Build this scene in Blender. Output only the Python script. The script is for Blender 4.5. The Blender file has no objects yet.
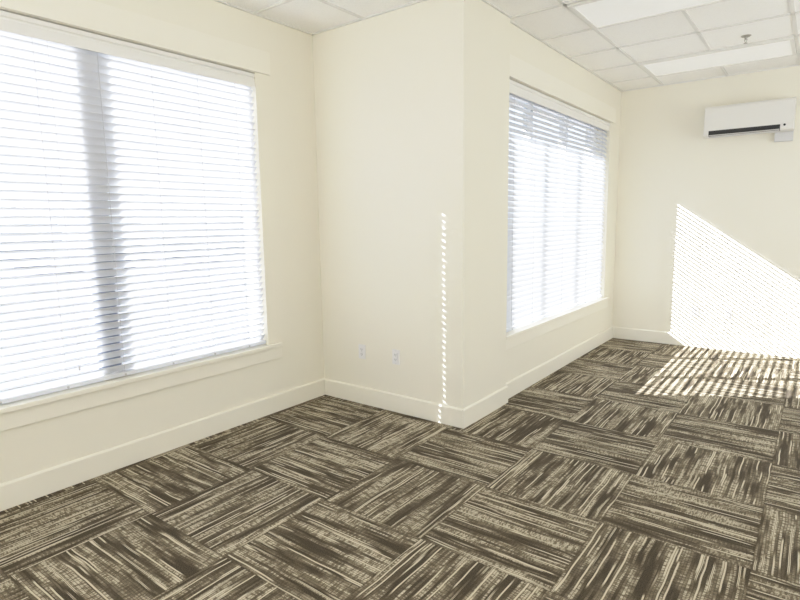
import bpy, bmesh, math, random
from mathutils import Matrix, Vector
random.seed(7)
S = 1.05                      # survey units -> metres
C = bpy.context.scene.collection
SC = bpy.context.scene

# ------------------------------------------------------------------ survey
H = 2.74
XP, XR, YP, YPF, YB = 1.288, 1.2516, 3.0936, 3.723, 6.5246   # pier side, alcove wall, pier face, pier far edge, back wall
XE, YF = 5.35, -2.35                                         # right wall, wall behind the camera
XO1, XO2, YJ = -0.15, 0.99, 3.19                             # exterior faces
W1 = (0.53, 2.545); W2 = (3.745, 6.165)                       # window openings along y
ZS, ZH = 0.505, 2.372                                        # sill and head heights
TILE = 0.583; GX0, GY0 = 1.67, 3.722                         # ceiling grid
FILL = (94.0, 32.0)
SUN = Vector((1.0, 0.59, -0.706))

# ------------------------------------------------------------------ materials
def new_mat(name):
    m = bpy.data.materials.new(name); m.use_nodes = True
    nt = m.node_tree; b = nt.nodes['Principled BSDF']
    return m, nt, b

def simple(name, col, rough=0.5, bump=0.0, bscale=200.0, metal=0.0, spec=0.5, vary=0.0, trans=0.0):
    m, nt, b = new_mat(name)
    b.inputs['Base Color'].default_value = (*col, 1)
    b.inputs['Roughness'].default_value = rough
    b.inputs['Metallic'].default_value = metal
    b.inputs['Specular IOR Level'].default_value = spec
    tc = nt.nodes.new('ShaderNodeTexCoord')
    n = nt.nodes.new('ShaderNodeTexNoise'); n.inputs['Scale'].default_value = bscale; n.inputs['Detail'].default_value = 3
    nt.links.new(tc.outputs['Object'], n.inputs['Vector'])
    if bump > 0:
        bp = nt.nodes.new('ShaderNodeBump'); bp.inputs['Strength'].default_value = bump; bp.inputs['Distance'].default_value = 0.002
        nt.links.new(n.outputs['Fac'], bp.inputs['Height']); nt.links.new(bp.outputs['Normal'], b.inputs['Normal'])
    if vary > 0:
        mx = nt.nodes.new('ShaderNodeMix'); mx.data_type = 'RGBA'
        mx.inputs[6].default_value = (*[c * (1 - vary) for c in col], 1); mx.inputs[7].default_value = (*[min(1, c * (1 + vary)) for c in col], 1)
        nt.links.new(n.outputs['Fac'], mx.inputs[0]); nt.links.new(mx.outputs[2], b.inputs['Base Color'])
    return m

M = {}
M['wall'] = simple('cream wall paint', (0.83, 0.80, 0.70), 0.75, 0.12, 260, spec=0.25)
M['trim'] = simple('cream trim paint', (0.85, 0.82, 0.725), 0.42, 0.03, 90, spec=0.4)
M['plate'] = simple('white plastic', (0.80, 0.79, 0.78), 0.35)
M['dark'] = simple('dark plastic', (0.02, 0.02, 0.02), 0.5)
M['grey'] = simple('grey plastic', (0.55, 0.54, 0.53), 0.5)
M['cover'] = simple('pale grey cover plastic', (0.66, 0.655, 0.65), 0.5)
M['ac'] = simple('off white appliance plastic', (0.74, 0.725, 0.69), 0.35)
M['slat'] = simple('white blind slat', (0.80, 0.80, 0.805), 0.8, spec=0.2)
nt_ = M['slat'].node_tree                                   # thin vinyl lets a little sun glow through
tr_ = nt_.nodes.new('ShaderNodeBsdfTranslucent'); tr_.inputs['Color'].default_value = (0.88, 0.92, 1.0, 1)
mx_ = nt_.nodes.new('ShaderNodeMixShader'); mx_.inputs[0].default_value = 0.27
nt_.links.new(nt_.nodes['Principled BSDF'].outputs[0], mx_.inputs[1]); nt_.links.new(tr_.outputs[0], mx_.inputs[2])
nt_.links.new(mx_.outputs[0], nt_.nodes['Material Output'].inputs['Surface'])
M['valance'] = simple('blind valance white', (0.80, 0.79, 0.76), 0.45)
M['cord'] = simple('blind cord', (0.62, 0.62, 0.64), 0.8)
M['vinyl'] = simple('window frame vinyl', (0.84, 0.85, 0.87), 0.45)
M['mullion'] = simple('blue grey mullion cover', (0.22, 0.25, 0.33), 0.5)
M['steel'] = simple('brushed sprinkler metal', (0.42, 0.40, 0.36), 0.4, metal=0.7)
M['grid'] = simple('ceiling grid metal', (0.76, 0.75, 0.72), 0.5)
M['fixture'] = simple('light fixture enamel', (0.80, 0.79, 0.76), 0.4)
M['concrete'] = simple('asphalt paving', (0.075, 0.085, 0.11), 0.9, 0.1, 6, vary=0.15)
M['stucco'] = simple('exterior stucco', (0.62, 0.60, 0.58), 0.9, 0.3, 40)

def ceiling_mat():
    m, nt, b = new_mat('mineral ceiling tile')
    tc = nt.nodes.new('ShaderNodeTexCoord')
    n = nt.nodes.new('ShaderNodeTexNoise'); n.inputs['Scale'].default_value = 90; n.inputs['Detail'].default_value = 4
    nt.links.new(tc.outputs['Object'], n.inputs['Vector'])
    r = nt.nodes.new('ShaderNodeValToRGB')
    r.color_ramp.elements[0].position = 0.30; r.color_ramp.elements[0].color = (0.88, 0.87, 0.845, 1)
    r.color_ramp.elements[1].position = 0.50; r.color_ramp.elements[1].color = (0.92, 0.91, 0.885, 1)
    nt.links.new(n.outputs['Fac'], r.inputs['Fac']); nt.links.new(r.outputs['Color'], b.inputs['Base Color'])
    b.inputs['Roughness'].default_value = 0.95; b.inputs['Specular IOR Level'].default_value = 0.1
    bp = nt.nodes.new('ShaderNodeBump'); bp.inputs['Strength'].default_value = 0.3; bp.inputs['Distance'].default_value = 0.003
    nt.links.new(n.outputs['Fac'], bp.inputs['Height']); nt.links.new(bp.outputs['Normal'], b.inputs['Normal'])
    return m
M['ceiling'] = ceiling_mat()

def glow(name, col, e):
    m, nt, b = new_mat(name)
    b.inputs['Base Color'].default_value = (0.85, 0.85, 0.83, 1)
    b.inputs['Emission Color'].default_value = (*col, 1); b.inputs['Emission Strength'].default_value = e
    b.inputs['Roughness'].default_value = 0.5
    return m
M['diffuser'] = glow('lit prismatic diffuser', (1.0, 0.98, 0.95), 0.14)

def glass_mat():
    m = bpy.data.materials.new('window glass'); m.use_nodes = True
    nt = m.node_tree; nt.nodes.clear()
    o = nt.nodes.new('ShaderNodeOutputMaterial'); t = nt.nodes.new('ShaderNodeBsdfTransparent')
    g = nt.nodes.new('ShaderNodeBsdfGlossy'); mx = nt.nodes.new('ShaderNodeMixShader')
    t.inputs['Color'].default_value = (0.95, 0.97, 1.0, 1); g.inputs['Roughness'].default_value = 0.02
    mx.inputs[0].default_value = 0.05
    nt.links.new(t.outputs[0], mx.inputs[1]); nt.links.new(g.outputs[0], mx.inputs[2]); nt.links.new(mx.outputs[0], o.inputs['Surface'])
    return m
M['glass'] = glass_mat()

def carpet_mat():
    m, nt, b = new_mat('striped carpet tile')
    N, L = nt.nodes, nt.links
    def math_(op, a, c=None, d=None):
        n = N.new('ShaderNodeMath'); n.operation = op
        for k, v in enumerate((a, c, d)):
            if v is None: continue
            if isinstance(v, (int, float)): n.inputs[k].default_value = v
            else: L.new(v, n.inputs[k])
        return n.outputs[0]
    def comb(x, y, z=0.0):
        n = N.new('ShaderNodeCombineXYZ')
        for k, v in enumerate((x, y, z)):
            if isinstance(v, (int, float)): n.inputs[k].default_value = v
            else: L.new(v, n.inputs[k])
        return n.outputs[0]
    def noise(vec, detail=2.0, rough=0.5, scale=1.0):
        n = N.new('ShaderNodeTexNoise'); n.inputs['Scale'].default_value = scale
        n.inputs['Detail'].default_value = detail; n.inputs['Roughness'].default_value = rough
        L.new(vec, n.inputs['Vector']); return n.outputs['Fac']
    def smooth(v, a, c):
        n = N.new('ShaderNodeMapRange'); n.interpolation_type = 'SMOOTHSTEP'
        n.inputs['From Min'].default_value = a; n.inputs['From Max'].default_value = c
        L.new(v, n.inputs['Value']); return n.outputs['Result']
    def mixf(f, a, c):
        n = N.new('ShaderNodeMix'); n.data_type = 'FLOAT'
        for k, v in ((0, f), (2, a), (3, c)):
            if isinstance(v, (int, float)): n.inputs[k].default_value = v
            else: L.new(v, n.inputs[k])
        return n.outputs[0]
    T = 0.585 * S
    tc = N.new('ShaderNodeTexCoord'); sp = N.new('ShaderNodeSeparateXYZ'); L.new(tc.outputs['Object'], sp.inputs[0])
    px = math_('DIVIDE', math_('SUBTRACT', sp.outputs[0], 1.805 * S - 20 * T), T)
    py = math_('DIVIDE', math_('SUBTRACT', sp.outputs[1], 1.865 * S - 20 * T), T)
    ix, iy = math_('FLOOR', px), math_('FLOOR', py)
    fx, fy = math_('SUBTRACT', px, ix), math_('SUBTRACT', py, iy)
    par = math_('MODULO', math_('ADD', ix, iy), 2.0)        # 0: yarn along x, 1: along y
    par = math_('GREATER_THAN', par, 0.5)
    u = mixf(par, fx, fy); v = mixf(par, fy, fx)
    wn = N.new('ShaderNodeTexWhiteNoise'); wn.noise_dimensions = '2D'; L.new(comb(ix, iy), wn.inputs['Vector'])
    rnd = math_('MULTIPLY', wn.outputs['Value'], 91.7)
    # slight waver of the yarn lines, then discrete yarn rows
    wav = math_('MULTIPLY', math_('SUBTRACT', noise(comb(math_('MULTIPLY', u, 3.0), math_('MULTIPLY', v, 4.0), rnd), 1), 0.5), 0.030)
    vr = math_('MULTIPLY', math_('ADD', v, wav), 54.0)
    row = math_('FLOOR', vr); rf = math_('SUBTRACT', vr, row)
    w2 = N.new('ShaderNodeTexWhiteNoise'); w2.noise_dimensions = '2D'; L.new(comb(row, rnd), w2.inputs['Vector'])
    rr_ = w2.outputs['Value']
    band = noise(comb(math_('MULTIPLY', u, 1.5), math_('MULTIPLY', v, 8.0), rnd), 2, 0.6)
    seg = noise(comb(math_('ADD', math_('MULTIPLY', u, 1.9), math_('MULTIPLY', rr_, 83.0)), math_('MULTIPLY', row, 7.31), rnd), 2, 0.5)
    rib = noise(comb(math_('ADD', math_('MULTIPLY', u, 84.0), math_('MULTIPLY', rr_, 0.6)), math_('MULTIPLY', v, 18.0), math_('ADD', rnd, 1.7)), 1, 0.5)
    pile = noise(comb(math_('MULTIPLY', px, 150.0), math_('MULTIPLY', py, 150.0), 0.0), 2, 0.6)
    tone = math_('ADD', math_('MULTIPLY', math_('SUBTRACT', band, 0.5), 1.7), math_('MULTIPLY', math_('SUBTRACT', seg, 0.5), 1.5))
    tone = smooth(tone, -0.33, 0.34)
    # cross ribs break the lighter yarn into ticks
    hz = smooth(rib, 0.36, 0.60)
    tone = math_('MULTIPLY', tone, math_('ADD', 0.38, math_('MULTIPLY', hz, 0.50)))
    # continuous light yarns
    row2 = math_('FLOOR', math_('MULTIPLY', vr, 1.5))
    w4 = N.new('ShaderNodeTexWhiteNoise'); w4.noise_dimensions = '2D'; L.new(comb(row2, math_('ADD', rnd, 5.0)), w4.inputs['Vector'])
    w3 = noise(comb(math_('ADD', math_('MULTIPLY', u, 1.0), math_('MULTIPLY', w4.outputs['Value'], 61.0)), math_('MULTIPLY', row2, 3.77), math_('ADD', rnd, 4.4)), 1, 0.5)
    line = smooth(w3, 0.585, 0.63)
    tone = math_('MAXIMUM', tone, math_('MULTIPLY', line, 0.95))
    # darker groove between rows
    gr = math_('ABSOLUTE', math_('SUBTRACT', rf, 0.5))
    gv = smooth(gr, 0.50, 0.30)
    tone = math_('MULTIPLY', tone, math_('ADD', 0.42, math_('MULTIPLY', gv, 0.58)))
    tone = math_('ADD', math_('ADD', math_('MULTIPLY', tone, 0.92), 0.07), math_('MULTIPLY', math_('SUBTRACT', pile, 0.45), 0.62))
    # thin dark seam between tiles
    ed = math_('MINIMUM', math_('MINIMUM', fx, math_('SUBTRACT', 1.0, fx)), math_('MINIMUM', fy, math_('SUBTRACT', 1.0, fy)))
    seam = smooth(ed, 0.0, 0.012)
    tone = math_('MULTIPLY', tone, math_('ADD', 0.75, math_('MULTIPLY', seam, 0.25)))
    r = N.new('ShaderNodeValToRGB'); e = r.color_ramp.elements
    e[0].position = 0.0; e[0].color = CARPET[0]
    e[1].position = 1.0; e[1].color = CARPET[2]
    k = e.new(0.5); k.color = CARPET[1]
    L.new(tone, r.inputs['Fac']); L.new(r.outputs['Color'], b.inputs['Base Color'])
    b.inputs['Roughness'].default_value = 0.95; b.inputs['Specular IOR Level'].default_value = 0.05
    b.inputs['Sheen Weight'].default_value = 0.05; b.inputs['Sheen Roughness'].default_value = 0.6
    bp = N.new('ShaderNodeBump'); bp.inputs['Strength'].default_value = 0.5; bp.inputs['Distance'].default_value = 0.004
    L.new(tone, bp.inputs['Height']); L.new(bp.outputs['Normal'], b.inputs['Normal'])
    return m
CARPET = [(0.032, 0.023, 0.014, 1), (0.20, 0.162, 0.106, 1), (0.66, 0.595, 0.455, 1)]
M['carpet'] = carpet_mat()

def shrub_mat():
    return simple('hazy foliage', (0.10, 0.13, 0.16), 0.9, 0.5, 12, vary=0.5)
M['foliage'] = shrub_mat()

# ------------------------------------------------------------------ builders (survey units in, metres out)
def box(bm, x0, x1, y0, y1, z0, z1):
    v = [bm.verts.new((x * S, y * S, z * S)) for x in (x0, x1) for y in (y0, y1) for z in (z0, z1)]
    for f in ((0, 1, 3, 2), (4, 6, 7, 5), (0, 4, 5, 1), (2, 3, 7, 6), (0, 2, 6, 4), (1, 5, 7, 3)):
        bm.faces.new([v[i] for i in f])

def prism(bm, pts, a0, a1, axis):
    """extrude a polygon: axis 'x' takes (y,z) points, 'y' takes (x,z), 'z' takes (x,y)"""
    def P(p, a):
        q = {'x': (a, p[0], p[1]), 'y': (p[0], a, p[1]), 'z': (p[0], p[1], a)}[axis]
        return Vector(q) * S
    A = [bm.verts.new(P(p, a0)) for p in pts]; B = [bm.verts.new(P(p, a1)) for p in pts]
    bm.faces.new(A); bm.faces.new(B[::-1]); n = len(pts)
    for i in range(n):
        bm.faces.new((A[i], B[i], B[(i + 1) % n], A[(i + 1) % n]))

def cyl(bm, c, r0, r1, h, axis='z', seg=20):
    c = Vector(c) * S
    rot = {'z': Matrix(), 'x': Matrix.Rotation(math.pi / 2, 4, 'Y'), 'y': Matrix.Rotation(math.pi / 2, 4, 'X')}[axis]
    bmesh.ops.create_cone(bm, cap_ends=True, segments=seg, radius1=r0 * S, radius2=r1 * S, depth=h * S,
                          matrix=Matrix.Translation(c) @ rot)

def obj(name, bm, mat, parent=None, bevel=0.0, smooth=False, segs=2):
    bmesh.ops.recalc_face_normals(bm, faces=bm.faces)
    me = bpy.data.meshes.new(name); bm.to_mesh(me); bm.free()
    me.materials.append(mat)
    if smooth:
        for p in me.polygons: p.use_smooth = True
    o = bpy.data.objects.new(name, me); C.objects.link(o)
    if bevel:
        b = o.modifiers.new('bevel', 'BEVEL'); b.width = bevel; b.segments = segs; b.limit_method = 'ANGLE'
    if parent is not None:
        o.parent = parent; o.matrix_parent_inverse = Matrix.Translation(-Vector(parent.location))
    return o

def struct(name, bm, mat, parent=None, bevel=0.0):
    o = obj(name, bm, mat, parent, bevel)
    if parent is None: o['kind'] = 'structure'
    return o

def thing(name, label, cat, loc, group=None):
    o = bpy.data.objects.new(name, None); C.objects.link(o)
    o.location = Vector(loc) * S; o['label'] = label; o['category'] = cat
    o.empty_display_size = 0.1
    if group: o['group'] = group
    return o

def dup(root, delta, label=None):
    r = root.copy(); C.objects.link(r); r.location = root.location + Vector(delta) * S
    if label: r['label'] = label
    for ch in list(root.children):
        c = ch.copy(); C.objects.link(c); c.parent = r; c.matrix_parent_inverse = ch.matrix_parent_inverse.copy()
        for g in list(ch.children):
            d = g.copy(); C.objects.link(d); d.parent = c; d.matrix_parent_inverse = g.matrix_parent_inverse.copy()
    return r

NB = bmesh.new

# ------------------------------------------------------------------ room shell
bm = NB()
box(bm, 0, XE, YF, YB, -0.12, 0.0)
struct('floor', bm, M['carpet'])

def wall_y(bm, x0, x1, y0, y1, op=None):
    """wall slab between two x faces, running along y, with one window opening"""
    if op is None:
        box(bm, x0, x1, y0, y1, -0.12, H + 0.15); return
    a, b_ = op
    box(bm, x0, x1, y0, a, -0.12, H + 0.15); box(bm, x0, x1, b_, y1, -0.12, H + 0.15)
    box(bm, x0, x1, a, b_, -0.12, ZS); box(bm, x0, x1, a, b_, ZH, H + 0.15)

bm = NB(); wall_y(bm, XO1, 0, YF - 0.15, YP, W1); struct('wall_left', bm, M['wall'])
bm = NB()
prism(bm, [(XO1, YP), (XP, YP), (XP, YPF), (XO2, YPF), (XO2, YJ), (XO1, YJ)], -0.12, H + 0.15, 'z')
struct('wall_pier', bm, M['wall'], bevel=0.004)
bm = NB(); wall_y(bm, XO2, XR, YPF, YB, W2); struct('wall_alcove', bm, M['wall'])
bm = NB(); box(bm, XO2, XE + 0.15, YB, YB + 0.15, -0.12, H + 0.15); struct('wall_back', bm, M['wall'])
bm = NB(); RW = (2.7, 5.7); wall_y(bm, XE, XE + 0.15, YF, YB, RW); struct('wall_right', bm, M['wall'])  # RW: opening out of view, made up to hold the side fill lamp
bm = NB(); 
FW = (0.9, 4.5)  # unseen opening behind the camera, added for the front fill lamp
box(bm, 0, FW[0], YF - 0.15, YF, -0.12, H + 0.15); box(bm, FW[1], XE + 0.15, YF - 0.15, YF, -0.12, H + 0.15)
box(bm, FW[0], FW[1], YF - 0.15, YF, -0.12, ZS); box(bm, FW[0], FW[1], YF - 0.15, YF, ZH, H + 0.15)
struct('wall_front', bm, M['wall'])

ZC = H + 0.008
bm = NB()
prism(bm, [(0, YF), (XE, YF), (XE, YB), (XR, YB), (XR, YPF), (XP, YPF), (XP, YP), (0, YP)], ZC, ZC + 0.1, 'z')
ceil = struct('ceiling', bm, M['ceiling'])

# suspended grid: a strip on every tile edge, left out inside the light fixtures
LIGHTS = [(GX0, GY0), (GX0, GY0 + 3 * TILE), (GX0, GY0 - 3 * TILE), (GX0, GY0 - 6 * TILE), (GX0 + 4 * TILE, GY0 - 6 * TILE),
          (GX0 + 4 * TILE, GY0), (GX0 + 4 * TILE, GY0 - 3 * TILE)]
bm = NB(); wb = 0.0115
def in_room(x, y): return (x > XR and x < XE and y < YB and y > YF) or (x > 0 and y < YP)
xs = [GX0 + TILE * k for k in range(-3, 8)]; ys = [GY0 + TILE * k for k in range(-11, 6)]
for x in xs:
    if not 0.02 < x < XE: continue
    lo = YF; hi = YB if x > XP else YP
    cuts = sorted((ly, ly + TILE) for lx, ly in LIGHTS if abs(x - lx - TILE) < 0.05)
    y = lo
    for c0, c1 in cuts + [(hi, hi)]:
        if c0 > y: box(bm, x - wb, x + wb, y, c0, H, ZC)
        y = c1
for y in ys:
    if not YF < y < YB: continue
    lo = XR if y > YPF - 0.02 else (XP if y > YP else 0)
    box(bm, lo, XE, y - wb, y + wb, H, ZC)
# perimeter angle
w = 0.018
box(bm, 0, w, YF, YP, H - 0.001, ZC); box(bm, 0, XP, YP - w, YP, H - 0.001, ZC); box(bm, XP, XP + w, YP - w, YPF, H - 0.001, ZC)
box(bm, XR, XR + w, YPF, YB, H - 0.001, ZC); box(bm, XR, XE, YB - w, YB, H - 0.001, ZC); box(bm, XE - w, XE, YF, YB, H - 0.001, ZC)
obj('ceiling_grid', bm, M['grid'], ceil)

# baseboards: one profile with an eased top
def base_profile(d): return [(0, 0), (0, 0.132), (d * 0.55, 0.132), (d, 0.124), (d, 0)]
BD = 0.016
def baseboard(name, kind, a0, a1, at, sgn):
    bm = NB()
    prism(bm, [(at + sgn * p, z) for p, z in base_profile(BD)], a0, a1, kind)
    struct(name, bm, M['trim'], bevel=0.002)
baseboard('baseboard_left', 'y', YF, YP, 0, 1)
baseboard('baseboard_pier', 'x', BD, XP, YP, -1)
bm = NB(); prism(bm, [(XP + p, z) for p, z in base_profile(BD)], YP - BD, YPF + 0.012, 'y'); struct('baseboard_return', bm, M['trim'], bevel=0.002)
baseboard('baseboard_alcove', 'y', YPF + 0.012, YB, XR, 1)
baseboard('baseboard_back', 'x', XR + BD, XE, YB, -1)
baseboard('baseboard_right', 'y', YF, YB - BD, XE, -1)

# ------------------------------------------------------------------ windows
def window(n, xf, xg, op, mulls, mw, mmat):
    """xf wall face, xg glass plane, op opening along y"""
    a, b_ = op
    bm = NB(); fw = 0.045; d = 0.035
    box(bm, xg - d, xg + d, a, a + fw, ZS, ZH); box(bm, xg - d, xg + d, b_ - (fw if n == 1 else 0.09), b_, ZS, ZH)
    box(bm, xg - d, xg + d, a + fw, b_ - fw, ZS, ZS + fw); box(bm, xg - d, xg + d, a + fw, b_ - fw, ZH - fw, ZH)
    root = struct('window_%d' % n, bm, M['vinyl'])
    edges = [a + fw] + [q for m in mulls for q in (m - mw / 2, m + mw / 2)] + [b_ - fw]
    for m in mulls:
        bm = NB(); box(bm, xg - d, xg + d, m - mw / 2, m + mw / 2, ZS + fw, ZH - fw); obj('mullion', bm, M[mmat], root)
    for k in range(0, len(edges), 2):
        bm = NB(); box(bm, xg - 0.003, xg + 0.003, edges[k], edges[k + 1], ZS + fw, ZH - fw); obj('pane', bm, M['glass'], root)
    # stool, apron, head board on the wall face
    y0 = a - 0.11 if n == 1 else YPF + 0.002
    y1 = b_ + 0.11
    bm = NB(); box(bm, xg + d, xf + 0.001, a, b_, ZS - 0.02, ZS + 0.004); box(bm, xf, xf + 0.035, y0, y1, ZS - 0.022, ZS + 0.004)
    obj('window_stool', bm, M['trim'], root, 0.004)
    bm = NB(); box(bm, xf, xf + 0.016, y0, y1, 0.394, ZS - 0.022); obj('window_apron', bm, M['trim'], root, 0.002)
    bm = NB(); box(bm, xf, xf + 0.018, y0, y1 + 0.01, ZH + 0.002, ZH + 0.150); obj('window_head_board', bm, M['trim'], root, 0.002)
    return root
window(1, 0.0, -0.105, W1, [1.475], 0.13, 'mullion')
window(2, XR, 1.075, W2, [4.503, 5.308], 0.045, 'vinyl')

# ------------------------------------------------------------------ blinds
SW, SP = 0.0476, 0.0419
def blind(label, xf, op, tilt, ladders, hole=None, tassels=(), ends=()):
    a, b_ = op[0] + 0.002, op[1] - 0.002
    cx = xf - 0.040
    root = thing('window_blind', label, 'blind', (cx, (a + b_) / 2, ZS), 'horizontal blinds in the windows')
    t = math.radians(tilt)
    bm = NB()
    ws = [-0.5, -0.075, 0.075, 0.5]; hw = 0.0058
    yy = [a, b_] if hole is None else [a, hole - hw, hole + hw, b_]
    z = ZS + 0.060
    zs = []
    while z < 2.305:
        zs.append(z); z += SP
    for z in zs:
        g = []
        for w in ws:
            crown = 0.0016 * (1 - (2 * w) ** 2)
            px = cx - w * SW * math.cos(t) + crown * math.sin(t); pz = z + w * SW * math.sin(t) + crown * math.cos(t)
            g.append([bm.verts.new((px * S, y * S, pz * S)) for y in yy])
        for i in range(len(ws) - 1):
            for j in range(len(yy) - 1):
                if hole is not None and i == 1 and j == 1: continue
                bm.faces.new((g[i][j], g[i + 1][j], g[i + 1][j + 1], g[i][j + 1]))
    o = obj('slat_panel', bm, M['slat'], root)
    md = o.modifiers.new('thickness', 'SOLIDIFY'); md.thickness = 0.0028; md.offset = 0
    bm = NB(); box(bm, cx - 0.022, cx + 0.022, a, b_, ZS + 0.012, ZS + 0.034); br = obj('bottom_rail', bm, M['slat'], root, 0.003)
    for y in ladders:
        bm = NB(); cyl(bm, (cx + 0.0235, y, ZS + 0.021), 0.006, 0.006, 0.003, 'x', 12); obj('cord_button', bm, M['grey'], br)
    # headrail and its moulded valance
    bm = NB(); box(bm, cx - 0.026, cx + 0.020, a, b_, 2.325, ZH - 0.004); obj('head_rail', bm, M['slat'], root)
    bm = NB(); v0 = cx + 0.024
    prism(bm, [(v0, 2.276), (v0 + 0.008, 2.276), (v0 + 0.010, 2.290), (v0 + 0.010, 2.328), (v0 + 0.006, 2.332), (v0 + 0.006, 2.338),
               (v0 + 0.013, 2.344), (v0 + 0.013, 2.364), (v0, 2.364)], a, b_, 'y')
    obj('valance', bm, M['valance'], root)
    for y in ladders:
        bm = NB()
        for s in (-1, 1):
            xx = cx + s * (SW / 2 * math.cos(t) + 0.001)
            box(bm, xx - 0.0008, xx + 0.0008, y - 0.0012, y + 0.0012, ZS + 0.03, 2.30)
        obj('ladder_cord', bm, M['cord'], root)
    for y, z in tassels:
        bm = NB(); cyl(bm, (cx + 0.032, y, z), 0.006, 0.003, 0.03, 'z', 10)
        box(bm, cx + 0.0313, cx + 0.0327, y - 0.0007, y + 0.0007, z + 0.012, 2.285)
        obj('pull_cord', bm, M['cord'], root, smooth=False)
    return root
blind('large white slatted blind in the near left window beside the inner corner', 0.0, W1, -52,
      [0.62, 0.92, 1.225, 1.53, 1.825, 2.12, 2.396], hole=2.396, tassels=[(1.285, 0.62)])
blind('white slatted blind in the far window past the projecting pier', XR, W2, 54,
      [3.93, 4.32, 4.97, 5.62, 6.0])

# ------------------------------------------------------------------ ceiling lights
def ceiling_light(x, y, label):
    t = thing('ceiling_light', label, 'ceiling light', (x + TILE, y + TILE / 2, H), 'recessed ceiling light panels')
    x0, x1, y0, y1 = x + 0.013, x + 2 * TILE - 0.013, y + 0.013, y + TILE - 0.013
    r = 0.028
    bm = NB()
    for q in ((x0, x1, y0, y0 + r), (x0, x1, y1 - r, y1), (x0, x0 + r, y0 + r, y1 - r), (x1 - r, x1, y0 + r, y1 - r)):
        box(bm, *q, H - 0.012, ZC)
    obj('fixture_frame', bm, M['fixture'], t)
    bm = NB(); box(bm, x0 + r, x1 - r, y0 + r, y1 - r, H - 0.006, ZC); obj('diffuser', bm, M['diffuser'], t)
    return t
LL = ['long white ceiling light panel nearest the pier, at the top edge of the photo',
      'long white ceiling light panel near the back wall, beside the sprinkler',
      'unseen added fill light panel over the near floor in front of the pier',  # from here on the panels are out of view, added as fill
      'unseen added fill light panel above the camera', 'unseen added fill light panel right of the camera',
      'unseen added fill light panel right of the sprinkler bay', 'unseen added fill light panel over the right side of the room']
for (x, y), lab in list(zip(LIGHTS, LL)):
    ceiling_light(x, y, lab)

# ------------------------------------------------------------------ sprinkler
sx, sy = 2.527, 5.244
t = thing('fire_sprinkler', 'small metal pendant fire sprinkler on the ceiling before the air conditioner', 'sprinkler', (sx, sy, ZC))
bm = NB(); cyl(bm, (sx, sy, ZC - 0.004), 0.026, 0.036, 0.008, seg=28); obj('escutcheon', bm, M['steel'], t)
bm = NB(); cyl(bm, (sx, sy, ZC - 0.018), 0.008, 0.010, 0.020, seg=14)
for s in (-1, 1):
    prism(bm, [(sx + s * 0.007, ZC - 0.026), (sx + s * 0.011, ZC - 0.026), (sx + s * 0.004, ZC - 0.052), (sx + s * 0.0, ZC - 0.052)], sy - 0.002, sy + 0.002, 'y')
obj('sprinkler_body', bm, M['steel'], t)
bm = NB(); cyl(bm, (sx, sy, ZC - 0.054), 0.014, 0.014, 0.002, seg=18); obj('deflector', bm, M['steel'], t)

# ------------------------------------------------------------------ air conditioner on the back wall
ax0, ax1, az0, az1, ad = 2.104, 2.832, 2.152, 2.436, 0.20
yb = YB
t = thing('air_conditioner', 'white wall-mounted air conditioner high on the back wall at right', 'air conditioner', ((ax0 + ax1) / 2, yb, az0))
def rr(c, r, a0, a1, n=6):
    return [(c[0] + r * math.cos(math.radians(a0 + (a1 - a0) * i / n)), c[1] + r * math.sin(math.radians(a0 + (a1 - a0) * i / n))) for i in range(n + 1)]
yf = yb - ad
prof = [(yb, az0 + 0.012), (yb, az1)] + rr((yf + 0.022, az1 - 0.022), 0.022, 90, 180) + \
       [(yf, az0 + 0.058)] + rr((yf + 0.030, az0 + 0.030), 0.030, 180, 250) + [(yb - 0.05, az0)]
bm = NB(); prism(bm, prof, ax0, ax1, 'x'); obj('casing', bm, M['ac'], t, 0.004)
bm = NB(); prism(bm, [(yf - 0.004, az0 + 0.062), (yf - 0.004, az1 - 0.026), (yf - 0.001, az1 - 0.018), (yf + 0.001, az1 - 0.018), (yf + 0.001, az0 + 0.062)], ax0 + 0.004, ax1 - 0.004, 'x')
obj('front_panel', bm, M['ac'], t, 0.002)
s0, s1 = ax0 + 0.045, ax0 + 0.625
bm = NB(); prism(bm, [(yf - 0.002, az0 + 0.052), (yf - 0.002, az0 + 0.024), (yf + 0.012, az0 + 0.002), (yf + 0.05, az0 - 0.002), (yf + 0.05, az0 + 0.052)], s0, s1, 'x')
obj('air_outlet', bm, M['dark'], t)
bm = NB(); prism(bm, [(yf + 0.000, az0 + 0.013), (yf + 0.004, az0 + 0.010), (yf + 0.030, az0 - 0.012), (yf + 0.030, az0 - 0.006)], s0 + 0.004, s1 - 0.004, 'x')
obj('louver', bm, M['grey'], t)
bm = NB(); cyl(bm, (ax1 - 0.070, yf - 0.0035, az0 + 0.045), 0.010, 0.010, 0.006, 'y', 16); obj('sensor', bm, M['dark'], t)
bm = NB(); box(bm, ax1 - 0.15, ax1 - 0.005, yb - 0.045, yb, az0 - 0.085, az0 + 0.02); obj('pipe_cover', bm, M['cover'], t, 0.004)

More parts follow.
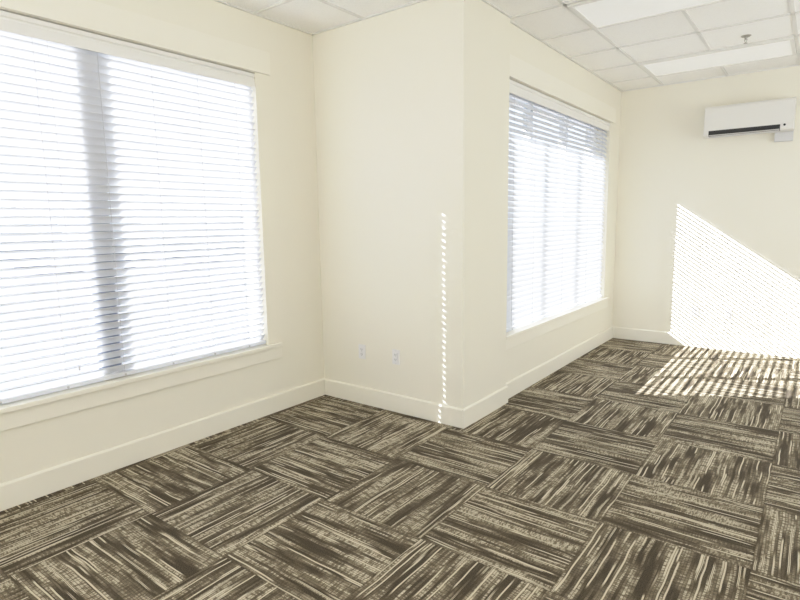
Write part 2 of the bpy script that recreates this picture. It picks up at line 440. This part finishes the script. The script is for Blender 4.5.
# ------------------------------------------------------------------ outlets (built facing -y)
def outlet(x, z, label, kind):
    yw = YP if kind[0] == 'p' else YB
    t = thing('wall_outlet', label, 'outlet', (x, yw, z), 'white outlets low on the walls')
    bm = NB(); box(bm, x - 0.034, x + 0.034, yw - 0.006, yw, z - 0.055, z + 0.055); obj('faceplate', bm, M['plate'], t, 0.003)
    if kind[1] == 'd':
        for s in (-1, 1):
            zz = z + s * 0.019
            bm = NB(); cyl(bm, (x, yw - 0.0070, zz), 0.0155, 0.0155, 0.004, 'y', 24); so = obj('socket', bm, M['plate'], t)
            bm = NB()
            for q in (-0.006, 0.006): box(bm, x + q - 0.0012, x + q + 0.0012, yw - 0.0094, yw - 0.0088, zz - 0.003, zz + 0.006)
            cyl(bm, (x, yw - 0.0091, zz - 0.008), 0.0022, 0.0022, 0.0006, 'y', 10)
            obj('socket_slot', bm, M['dark'], so)
        bm = NB(); cyl(bm, (x, yw - 0.0066, z), 0.003, 0.003, 0.002, 'y', 12); obj('screw', bm, M['grey'], t)
    else:
        bm = NB(); box(bm, x - 0.0165, x + 0.0165, yw - 0.012, yw - 0.005, z - 0.034, z + 0.034); ins = obj('socket', bm, M['plate'], t, 0.002)
        for s in (-1, 1):
            zz = z + s * 0.017
            bm = NB()
            for q in (-0.006, 0.006): box(bm, x + q - 0.0012, x + q + 0.0012, yw - 0.0126, yw - 0.0118, zz - 0.003, zz + 0.006)
            cyl(bm, (x, yw - 0.0122, zz - 0.008), 0.0022, 0.0022, 0.0006, 'y', 10)
            obj('socket_slot', bm, M['dark'], ins)
        for s in (-1, 1):
            bm = NB(); cyl(bm, (x, yw - 0.0066, z + s * 0.046), 0.003, 0.003, 0.002, 'y', 12); obj('screw', bm, M['grey'], t)
    return t
outlet(0.412, 0.405, 'white outlet on the pier face, nearer the inner corner', 'pd')
outlet(0.735, 0.408, 'white outlet on the pier face, nearer the outer edge', 'pr')
outlet(2.100, 0.375, 'white outlet on the sunlit back wall, nearer the far window', 'bd')
outlet(2.405, 0.385, 'white outlet on the sunlit back wall, farther from the window', 'br')

# ------------------------------------------------------------------ outside
bm = NB(); box(bm, -60, XO1, -45, 60, -0.45, -0.35); box(bm, XO1, XO2, YJ, 60, -0.45, -0.35); struct('ground', bm, M['concrete'])
bm = NB(); box(bm, 0.50, XO2, YJ, YB + 0.4, 2.503, 2.62); struct('roof_eave', bm, M['stucco'])

def shrub(x, y, h):
    t = thing('shrub', 'dark low shrub far outside, glimpsed between the slats of the near left blind', 'shrub', (x, y, -0.35), 'distant shrubs outside the near left window')
    bm = NB(); cyl(bm, (x, y, -0.2), 0.05, 0.03, 0.4, 'z', 8); obj('stem', bm, M['foliage'], t)
    bm = NB(); bmesh.ops.create_icosphere(bm, subdivisions=4, radius=1.0)
    rs = random.Random(int(y * 10))
    ph = [rs.uniform(0, 6.28) for _ in range(6)]
    for v in bm.verts:
        p = v.co
        k = 1 + 0.16 * math.sin(5 * p.x + ph[0]) * math.sin(6 * p.y + ph[1]) + 0.10 * math.sin(11 * p.z + ph[2]) * math.sin(13 * p.y + ph[3]) + rs.uniform(-0.07, 0.07)
        v.co = Vector(((p.x * k * 1.2 + x) * S, (p.y * k * 1.12 + y) * S, (-0.15 + (p.z * k + 0.9) * (h + 0.2) / 1.9) * S))
    obj('foliage', bm, M['foliage'], t)
for x_, y_, h_ in ((-20, 5.0, 1.7), (-21, 8.2, 1.95), (-19, 11.0, 1.6), (-20, 14.2, 1.9), (-21, 17.6, 2.1), (-19.5, 20.5, 1.7)):
    shrub(x_, y_, h_)

# ------------------------------------------------------------------ light
w = bpy.data.worlds.new('World'); SC.world = w; w.use_nodes = True
nt = w.node_tree; bg = nt.nodes['Background']
bg.inputs['Color'].default_value = (0.86, 0.93, 1.0, 1); bg.inputs['Strength'].default_value = 1.7

sd = bpy.data.lights.new('sun', 'SUN'); sd.energy = 29.0; sd.angle = math.radians(0.36); sd.color = (1.0, 0.97, 0.93)
so = bpy.data.objects.new('sun', sd); C.objects.link(so); so.location = (-6, -3, 7)
so.rotation_euler = SUN.to_track_quat('-Z', 'Y').to_euler()

def portal(name, x, op):
    l = bpy.data.lights.new(name, 'AREA'); l.shape = 'RECTANGLE'
    l.size = (op[1] - op[0]) * S; l.size_y = (ZH - ZS) * S; l.cycles.is_portal = True
    o = bpy.data.objects.new(name, l); C.objects.link(o)
    o.location = Vector((x, sum(op) / 2, (ZS + ZH) / 2)) * S
    o.rotation_euler = Matrix(((0, 0, -1), (1, 0, 0), (0, -1, 0))).to_euler()
portal('window_portal', XO1 - 0.02, W1); portal('window_portal', XO2 - 0.02, W2)

def fill_lamp(name, c, w_, dirn, power):
    """fill lamp added in an unseen wall opening to brighten the room"""
    l = bpy.data.lights.new(name, 'AREA'); l.shape = 'RECTANGLE'; l.size = w_ * S; l.size_y = (ZH - ZS) * S
    l.energy = power; l.color = (0.94, 0.965, 1.0)
    o = bpy.data.objects.new(name, l); C.objects.link(o); o.location = Vector(c) * S
    o.rotation_euler = Vector(dirn).to_track_quat('-Z', 'Y').to_euler()
fill_lamp('fill_lamp_front', ((FW[0] + FW[1]) / 2, YF - 0.07, (ZS + ZH) / 2), FW[1] - FW[0], (0.5, 1, 1.35), FILL[0])
fill_lamp('fill_lamp_right', (XE + 0.07, (RW[0] + RW[1]) / 2, (ZS + ZH) / 2), RW[1] - RW[0], (-1, 0.1, 0.45), FILL[1])

# ------------------------------------------------------------------ camera
f, yaw, pit, rol = 549.944, math.radians(37.2829), math.radians(-8.0939), math.radians(-0.8336)
d = Vector((-math.sin(yaw) * math.cos(pit), math.cos(yaw) * math.cos(pit), math.sin(pit)))
r = Vector((math.cos(yaw), math.sin(yaw), 0)); u = r.cross(d)
r2 = r * math.cos(rol) + u * math.sin(rol); u2 = -r * math.sin(rol) + u * math.cos(rol)
cd = bpy.data.cameras.new('camera'); cam = bpy.data.objects.new('camera', cd); C.objects.link(cam)
m = Matrix((r2, u2, -d)).transposed().to_4x4(); m.translation = Vector((3.0937, 0.0483, 1.3684)) * S
cam.matrix_world = m
cd.sensor_fit = 'HORIZONTAL'; cd.sensor_width = 36; cd.lens = f / 800 * 36; cd.clip_start = 0.05
SC.camera = cam

SC.view_settings.view_transform = 'Standard'; SC.view_settings.look = 'None'
SC.view_settings.use_curve_mapping = True
cm = SC.view_settings.curve_mapping
cm.white_level = (2.5, 2.5, 2.5)
cv = cm.curves[3]
cv.points[0].location = (0, 0); cv.points[-1].location = (1, 1)
for x_, y_ in ((0.1, 0.25), (0.2, 0.50), (0.28, 0.68), (0.40, 0.85), (0.60, 0.955)):
    cv.points.new(x_, y_)
cm.update()
SC.view_settings.exposure = 0.15; SC.view_settings.gamma = 1.0
cy = SC.cycles
cy.use_denoising = True
cy.max_bounces = 14; cy.diffuse_bounces = 8; cy.transparent_max_bounces = 16; cy.sample_clamp_indirect = 6
